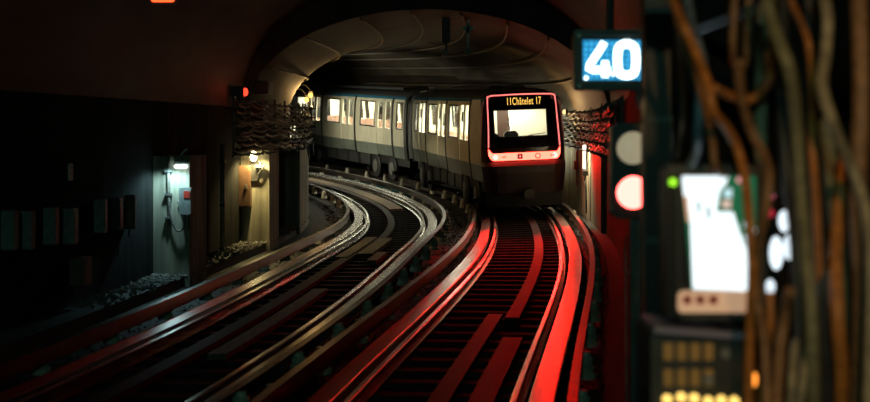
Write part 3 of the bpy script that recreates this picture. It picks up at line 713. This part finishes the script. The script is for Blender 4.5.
# ------------------------------------------------------------------ platform end: sign, signal, screens, cabinet
def px2(Y): return Y/F
YS = 9.0; k = YS/F
c = at(612, 60, YS); sg = tag(empty('speed_sign', c), 'lit blue and white speed sign reading 40', 'sign')
mb = MB(); mb.box(-38*k, 38*k, .02, .16, -30*k, 30*k, 0, .02); mb.build('sign_case', M['black'], sg)
mb = MB()
for (x0, x1, z0, z1) in ((-38, 38, 24, 30), (-38, 38, -30, -24), (-38, -31, -24, 24), (31, 38, -24, 24)): mb.box(x0*k, x1*k, -.03, .02, z0*k, z1*k)
mb.build('sign_frame', M['darkgrey'], sg)
def led_face():
    m = bpy.data.materials.new('blue_led_face'); m.use_nodes = True; nt = m.node_tree; nt.nodes.clear()
    tc = nt.nodes.new('ShaderNodeTexCoord'); vo = nt.nodes.new('ShaderNodeTexVoronoi'); vo.inputs['Scale'].default_value = 1/(5.2*k); vo.inputs['Randomness'].default_value = .15
    cr = nt.nodes.new('ShaderNodeValToRGB'); cr.color_ramp.elements[0].color = (.07, .6, 1.1, 1); cr.color_ramp.elements[1].color = (.008, .18, .38, 1); cr.color_ramp.elements[0].position = .1; cr.color_ramp.elements[1].position = .6
    e = nt.nodes.new('ShaderNodeEmission'); o = nt.nodes.new('ShaderNodeOutputMaterial')
    nt.links.new(tc.outputs['Object'], vo.inputs['Vector']); nt.links.new(vo.outputs['Distance'], cr.inputs[0]); nt.links.new(cr.outputs[0], e.inputs[0]); nt.links.new(e.outputs[0], o.inputs[0]); return m
mb = MB(); mb.box(-29*k, 29*k, .005, .02, -20*k, 20*k); mb.build('led_face', led_face(), sg)
M['digit'] = glow('digit_white', (.8, 1, 1), 3.2)
def stroke(name, polys, r):
    mb = MB()
    for pl in polys: mb.tube([Vector((x*k, -.01, z*k)) for x, z in pl], r*k, 8)
    mb.build(name, M['digit'], sg)
stroke('digit_four', [[(-8, 17.5), (-11, 12), (-22.5, -5), (-23.5, -8.5), (-20, -10), (-2, -10)], [(-7, -1), (-7, -17.5)]], 3.6)
stroke('digit_zero', [[tuple(v.xy) for v in smooth_path([Vector((x, z, 0)) for x, z in ((14.5, 16.5), (21.5, 13.5), (23.5, 6), (23.5, -6), (21.5, -13), (14.5, -15.5), (7.5, -13), (5.5, -6), (5.5, 6), (7.5, 13.5), (14.5, 16.5))], 3)]], 4.2)
mb = MB(); mb.disc((-26*k, .0, -18*k), 2*k, n=10); mb.disc((1*k, .0, -14*k), 2*k, n=10); mb.build('led_dot', M['digit'], sg)
for x in (-33.5, 33.5):
    for z in (24, -26):
        mb = MB(); mb.disc((x*k, -.03, z*k), 2*k, t=.012, n=8); mb.build('screw', M['white'], sg)
mb = MB(); mb.tube([(0, .1, 28*k), (0, .1, .9)], .025, 8); mb.tube([(30*k, .1, 0), (60*k, .1, 0)], .025, 8); mb.build('sign_bracket', M['darkgrey'], sg)
# two-lens signal
YG = 8.0; k = YG/F
c = at(634, 171, YG); g = tag(empty('signal_head', c), 'black signal head with red lamp lit below a pale unlit lens', 'signal')
mb = MB(); mb.box(-22*k, 26*k, 0, .16, -48*k, 48*k, 0, .03); mb.build('signal_case', M['black'], g)
for nm, z, m in (('white_lens', 23, mat('pale_lens_glow', (.62, .52, .36), .35, emit=(1, .84, .55), es=.3)), ('red_lens', -21.5, glow('red_signal_lens', (9, .92, .75), 1))):  # the unlit lens glows faintly in place of light falling on it
    o = MB(); o.lathe([(16.5*k, 0), (15.5*k, -.02), (9*k, -.035), (2*k, -.04)], (-1*k, 0, z*k), 24, 0, 'y'); o.build(nm, m, g)
    h_ = MB(); nn = 18
    for i in range(nn+1):
        q = R(0)+math.pi*i/nn; cx, cz = math.cos(q), math.sin(q)
        h_.v += [((-1+17*cx)*k, 0, (z+17*cz)*k), ((-1+17*cx)*k, -.06*(.35+.65*cz), (z+17*cz)*k), ((-1+18.5*cx)*k, -.06*(.35+.65*cz), (z+18.5*cz)*k), ((-1+18.5*cx)*k, 0, (z+18.5*cz)*k)]
    for i in range(nn):
        for j in range(4): h_.f.append((i*4+j, (i+1)*4+j, (i+1)*4+(j+1) % 4, i*4+(j+1) % 4)); h_.m.append(0)
    h_.build('lens_hood', M['black'], g)
mb = MB(); mb.box(-2*k, 8*k, .05, .12, -c.z+.0-.24, -48*k, 0, .01); mb.build('signal_post', M['darkgrey'], g)
# vertical cable duct in front of the signal
YD = 6.2; k = YD/F; c = at(659, 200, YD); o = tag(empty('cable_duct', (c.x, c.y, .98)), 'black upright cable duct between the signal and the bright screen', 'duct')
mb = MB(); mb.box(-14*k, 12*k, 0, .12, 0, 2.9, 0, .015); mb.build('duct_body', M['black'], o)
for z in (.5, 1.0, 1.5, 2.0): mb = MB(); mb.box(-15*k, 13*k, -.01, .1, z, z+.03); mb.build('duct_clip', M['darkgrey'], o)
# bright screen
YM = 5.0; k = YM/F
c = at(725, 240, YM); sc_ = tag(empty('platform_monitor', c), 'bright portrait monitor showing a washed-out platform view', 'monitor')
def pol(pts, y=0.): return [((x-725)*k, y, (240-z)*k) for x, z in pts]
mb = MB(); mb.box(-58*k, 40*k, .01, .16, -80*k, 76*k, 0, .02); mb.build('monitor_case', M['black'], sc_)
mb = MB()
for (x0, x1, z0, z1) in ((667, 765, 166, 176), (676, 680, 176, 320), (756, 765, 176, 320), (676, 765, 315, 320)):
    mb.box((x0-725)*k, (x1-725)*k, -.015, .01, (240-z1)*k, (240-z0)*k)
mb.build('monitor_bezel', M['darkgrey'], sc_)
sm = [glow('screen_white', (.86, .97, 1), 1.5), glow('screen_pale', (.62, .78, .80), 1), glow('screen_green', (.015, .12, .05), 1), glow('screen_orange', (.75, .42, .25), 1), glow('screen_grey', (.22, .30, .30), 1), glow('screen_skin', (.75, .55, .45), 1)]
mb = MB()
def poly(pts, mi, y): v = pol(pts, y); mb.add(v, [tuple(range(len(v)))], mi)
poly([(682, 176), (762, 176), (757, 290), (692, 290)], 2, .004)
poly([(682, 176), (728, 176), (726, 184), (720, 190), (716, 214), (690, 214), (684, 196)], 0, .002)
poly([(690, 212), (733, 212), (742, 240), (754, 262), (753, 291), (693, 289)], 0, .001)
poly([(684, 196), (688, 196), (690, 222), (687, 222)], 3, -.001)
poly([(696, 202), (700, 200), (701, 212), (698, 214)], 4, -.001); poly([(706, 206), (710, 206), (711, 219), (707, 219)], 4, -.001)
poly([(722, 200), (731, 200), (731, 208), (722, 208)], 5, -.001); poly([(724, 190), (732, 188), (732, 198), (724, 197)], 1, -.001)
poly([(742, 236), (760, 226), (758, 264), (753, 262)], 1, .002); poly([(743, 222), (746, 222), (746, 228), (743, 228)], 1, .001)
mb.build('monitor_picture', sm, sc_)
mb = MB(); mb.box((677-725)*k, (748-725)*k, -.02, .01, (240-312)*k, (240-291)*k, 0, .01); mb.build('control_strip', mat('cream_strip_glow', (.75, .60, .48), .5, emit=(1, .55, .32), es=.42), sc_)  # plain cream strip, own glow added so it looks lit
for x in (686, 699, 712):
    mb = MB(); mb.box((x-4-725)*k, (x+4-725)*k, -.028, -.02, (240-303)*k, (240-295)*k); mb.build('red_button', M['redp'], sc_)
mb = MB(); mb.disc(((672-725)*k, -.016, (240-182)*k), 3.6*k, t=.008, n=12); mb.build('green_led', glow('green_led', (.62, 1.6, .05), 1), sc_)
for x, y, r, col in ((739.5, 180, 3.2, (1.1, .45, .45)), (743, 188, 2.6, (.4, .8, .4)), (727, 193, 4, (.6, .9, .95))):
    mb = MB(); mb.disc(((x-725)*k, -.004, (240-y)*k), r*k, t=.002, n=12); mb.build('picture_highlight', glow('highlight', col, 1), sc_)
mb = MB(); mb.box(-.03, .03, .37, .43, .98-c.z, .1); mb.box(-.03, .03, .16, .43, .04, .1); mb.build('monitor_post', M['darkgrey'], sc_)
# second screen behind the cables
YN = 5.5; k = YN/F; c = at(778, 240, YN); s2 = tag(empty('platform_monitor', c), 'darker monitor with bright white blotches half hidden behind cables', 'monitor')
mb = MB(); mb.box(-30*k, 30*k, .01, .12, -76*k, 72*k, 0, .02); mb.build('monitor_case', M['black'], s2)
mb = MB(); mb.box(-26*k, 26*k, .0, .01, -68*k, 66*k); mb.build('monitor_picture', mat('dark_picture', (.02, .015, .012), .3), s2)
def blob(x, y, rx, ry, col, s=1, nm='picture_highlight'):
    mb = MB(); v = [((x-778+rx*math.cos(q))*k, -.003, (240-y+ry*math.sin(q))*k) for q in np.linspace(0, 2*math.pi, 16, endpoint=False)]; mb.add(v, [tuple(range(16))]); mb.build(nm, glow('picture_glow', col, s), s2)
blob(784, 221, 6, 11, (.8, .92, 1), 1.4); blob(776, 253, 7, 17, (.8, .92, 1), 1.4); blob(789, 247, 6, 13, (.8, .92, 1), 1.4); blob(770, 287, 5, 8, (.8, .92, 1), 1.2)
blob(771, 191, 5, 9, (.75, .12, .2)); blob(761, 187, 6, 6, (.25, .42, .5)); blob(793, 190, 5, 10, (.28, .18, .42)); blob(769, 213, 5, 5, (.6, .03, .06)); blob(775, 187, 2, 5, (.8, .5, .5))
mb = MB(); mb.box(-.03, .03, .12, .18, .98-c.z, .2); mb.build('monitor_post', M['darkgrey'], s2)
# control cabinet
YC = 5.0; k = YC/F; c = at(698, 330, YC); cb = tag(empty('control_cabinet', (c.x, c.y, .98)), 'grey control cabinet with amber lights below the bright monitor', 'cabinet')
zt = c.z-.98
mb = MB(); mb.box(-47*k, 47*k, 0, .35, 0, zt, 0, .01); mb.build('cabinet_body', M['darkgrey'], cb)
mb = MB(); mb.add([(-46*k, -.05, zt+5*k), (48*k, -.05, zt-2*k), (48*k, -.05, zt-8*k), (-46*k, -.05, zt-1*k), (-46*k, .3, zt+5*k), (48*k, .3, zt-2*k), (48*k, .3, zt-8*k), (-46*k, .3, zt-1*k)], [(0, 3, 2, 1), (4, 5, 6, 7), (0, 1, 5, 4), (3, 7, 6, 2), (0, 4, 7, 3), (1, 2, 6, 5)]); mb.build('cabinet_ledge', mat('lilac_ledge', (.34, .30, .42), .4), cb)
M['amberdim'] = mat('amber_window', (.42, .24, .07), .4, emit=(1, .5, .12), es=.05)
for r_ in range(2):
    for q in range(4):
        x, y = 668+13.5*q, 352+26*r_
        mb = MB(); mb.box((x-4.5-698)*k, (x+4.5-698)*k, -.008, .0, zt-(y+8-330)*k, zt-(y-9-330)*k, 0, .004); mb.build('fuse_window', M['amberdim'], cb)
for x, y in ((725, 353), (708, 379)):
    mb = MB(); mb.disc(((x-698)*k, 0, zt-(y-330)*k), 5*k, t=.015, n=14); mb.build('dial', M['grey'], cb)
for x, y in ((667, 399), (681, 397), (694, 398), (708, 401), (721, 400), (734, 401)):
    mb = MB(); mb.disc(((x-698)*k, 0, zt-(y-330)*k), 4.6*k, t=.012, n=14); mb.build('indicator_lamp', glow('yellow_lamp', (1.5, .95, .22), 1.3), cb)
c = at(753, 379, 4.9); o = tag(empty('indicator_lamp', c), 'single small orange indicator lamp right of the control cabinet', 'lamp')
mb = MB(); mb.lathe([(.009, -.02), (.011, 0), (.009, .02)], (0, -.01, 0), 10); mb.build('lamp_glass', glow('orange_lamp', (2.2, .65, .08), 1.2), o)
mb = MB(); mb.box(-.002, .022, 0, .3, -.04, .04, 0, .008); mb.box(0, .02, .25, .28, .98-c.z, 0); mb.build('lamp_base', M['black'], o)
# small rail ladder in the dark gap below the signal
c = at(636, 272, 9.6); o = tag(empty('step_ladder', (c.x, c.y, -.24)), 'thin dark step ladder against the wall below the signal', 'ladder')
mb = MB(); z0 = c.z+.24
for x in (-.055, .055): mb.tube([(x, 0, 0), (x, .1, z0+.22)], .009, 6)
mb.build('ladder_rail', M['steel'], o)
for i in range(7):
    mb = MB(); zz = .15+i*(z0/6.6); mb.tube([(-.055, zz/(z0+.22)*.1, zz), (.055, zz/(z0+.22)*.1, zz)], .007, 6); mb.build('rung', M['steel'], o)

# ------------------------------------------------------------------ foreground cables
cm = dict(org=mat('orange_hose', (.62, .22, .05), .45, var=.3, scale=30), brn=mat('brown_cable', (.34, .17, .08), .5, var=.35, scale=30), tan=mat('tan_cable', (.42, .34, .22), .55, var=.35, scale=25), blu=mat('blue_grey_cable', (.16, .21, .27), .4, var=.3, scale=25), drk=M['cable_d'], olv=mat('olive_cable', (.26, .23, .13), .55, var=.35, scale=25))
CAB = [
 ('thick orange hose slanting down from the top edge beside the lit sign', 'org', 5, 4.6, [(668, -25), (673, 0), (684, 26), (697, 55), (708, 85), (714, 112), (727, 128), (738, 150), (745, 180), (749, 220), (752, 265), (750, 330), (748, 420)]),
 ('brown cable running just left of the thick orange hose', 'brn', 3.6, 4.75, [(666, -25), (676, 15), (686, 45), (697, 80), (704, 105), (712, 140), (715, 165), (724, 175)]),
 ('short orange hose looping left above the hidden monitor', 'org', 5, 4.9, [(714, 88), (731, 96), (748, 100), (762, 90), (772, 70), (775, 30), (778, -20)]),
 ('brown cable bending across the right edge of the bright monitor', 'brn', 5, 4.5, [(738, 60), (742, 100), (752, 132), (764, 155), (769, 175), (766, 212), (757, 250), (757, 300), (764, 340), (768, 420)]),
 ('wide olive cable hanging right of the hidden monitor', 'olv', 7, 4.5, [(764, -20), (770, 15), (778, 40), (787, 62), (793, 90), (797, 135), (801, 195), (807, 262), (812, 330), (814, 420)]),
 ('orange cable coming in at the top edge right of centre', 'org', 4, 4.7, [(782, -20), (790, 0), (800, 20), (809, 45), (813, 85), (812, 140), (816, 200), (820, 300), (822, 420)]),
 ('pale tan cable swinging out to the far right', 'tan', 6, 4.4, [(818, -25), (827, 12), (826, 50), (822, 85), (830, 115), (840, 142), (853, 168), (866, 210), (872, 270), (868, 420)]),
 ('tan cable hanging behind the short orange loop', 'tan', 7, 5.2, [(766, -20), (762, 60), (761, 105), (761, 150), (768, 170), (775, 190)]),
 ('blue-grey cable behind the thick orange hose near the top', 'blu', 5, 4.9, [(684, -25), (690, 15), (697, 40), (703, 62), (700, 90), (698, 130), (697, 150), (690, 165)]),
 ('thin blue-grey cable drooping below the lit sign', 'blu', 3, 6.33, [(657, 45), (655, 66), (646, 80), (638, 96), (644, 112), (650, 124), (650, 150)]),
 ('second thin blue-grey cable drooping below the lit sign', 'blu', 2.5, 6.3, [(652, 50), (650, 74), (660, 84), (668, 110), (671, 140), (668, 180)]),
 ('dark cable hanging over the green indicator light', 'drk', 5, 5.6, [(676, -20), (680, 60), (682, 120), (676, 160)]),
 ('brown cable along the right border of the picture', 'brn', 9, 4.6, [(858, -25), (862, 90), (858, 200), (862, 300), (858, 420)]),
 ('tan and orange stub of cable low on the right', 'org', 7, 4.7, [(846, 150), (840, 200), (836, 260), (838, 320), (842, 372), (840, 420)]),
 ('olive cable low on the right beside the orange stub', 'olv', 8, 4.9, [(826, 120), (832, 180), (838, 230), (842, 300), (840, 360), (832, 420)]),
 ('brown cable below the hidden monitor', 'brn', 6, 4.55, [(790, 290), (785, 318), (780, 350), (776, 420)]),
 ('orange cable below the hidden monitor', 'org', 4, 4.6, [(770, 292), (770, 330), (762, 370), (760, 420)]),
 ('tan cable curling up at the bottom right of the cabinet', 'tan', 4, 4.5, [(798, 420), (803, 380), (806, 350), (802, 335), (795, 345), (792, 380), (790, 420)]),
 ('faint brown cable looping behind the top of the short orange hose', 'brn', 4, 5.0, [(735, -20), (733, 40), (734, 62), (740, 70), (746, 60), (748, 20), (750, -20)]),
 ('dark cable between the olive cable and the pale tan cable', 'drk', 7, 4.8, [(808, -20), (810, 100), (818, 200), (824, 300), (828, 420)]),
 ('dark cable just right of the hidden monitor', 'drk', 6, 4.6, [(784, -20), (782, 110), (788, 180), (796, 260), (800, 420)]),
]
for lab, m, r, Y, pts in CAB:
    k = Y/F; path = smooth_path([at(x, y, Y+.08*math.sin(i*1.3+r)) for i, (x, y) in enumerate(pts)], 7)
    mb = MB(); mb.tube(path, r*k, 8)
    tag(mb.build('hanging_cable', cm[m], smooth=True), lab, 'cable', 'cables at the platform end')
# strap rail that carries the cables, above the frame
p0, p1 = at(640, -30, 4.8), at(900, -30, 4.8)
mb = MB(); mb.box(p0.x, p1.x, p0.y-.15, p0.y+.6, p0.z, p0.z+.06, 0, .01); mb.box(p1.x-.06, p1.x, p0.y, ST+10.2, p0.z, p0.z+.06)
tag(mb.build('cable_tray', M['darkgrey']), 'steel cable tray over the platform end', 'tray')

# unseen teal fill lamp added behind the viewer, and a warm bulkhead lamp over the platform end
def unseen_station_lamp(loc, col, power, label, size=(1.2, .14)):
    o = tag(empty('unseen_station_lamp', loc), label, 'lamp')
    mb = MB(); mb.box(-.1, .1, -size[0]/2, size[0]/2, .02, .09, 0, .02); mb.tube([(0, 0, .09), (0, 0, .5)], .015, 6); mb.build('lamp_housing', M['steel'], o)
    mb = MB(); mb.box(-size[1]/2, size[1]/2, -size[0]/2, size[0]/2, -.02, .02); mb.build('lamp_tube', glow('fill_tube', col, 2), o)
    light('lamp_light', 'AREA', (0, .7, -.04), power, col, o, size[0]*.4, (R(99), 0, 0), size[1])
unseen_station_lamp((-1.0, -6.5, 4.3), (.36, 1, .78), 95, 'unseen cool tube lamp added over the platform as ambient fill')  # added lamp, its light turned into the tunnel as teal fill
o = tag(empty('unseen_station_lamp', (.75, 1.7, 3.4)), 'warm hooded spot lamp over the platform end', 'lamp')
mb = MB(); mb.lathe([(.03, .16), (.05, .14), (.10, -.02), (.105, -.06)], (0, 0, 0), 14); mb.tube([(0, 0, .15), (0, 0, .8)], .015, 6); mb.build('lamp_hood', M['steel'], o)
mb = MB(); mb.lathe([(.05, .02), (.06, -.02), (.03, -.05)], (0, 0, 0), 12); mb.build('lamp_bulb', glow('warm_station_bulb', (1, .6, .25), 3), o)
d_ = (Vector((1.45, 5.0, 2.0))-Vector((.75, 1.7, 3.33))).to_track_quat('-Z', 'Y').to_euler()
light('lamp_light', 'SPOT', (0, 0, -.08), 100, (1, .55, .22), o, .05, d_, 46)
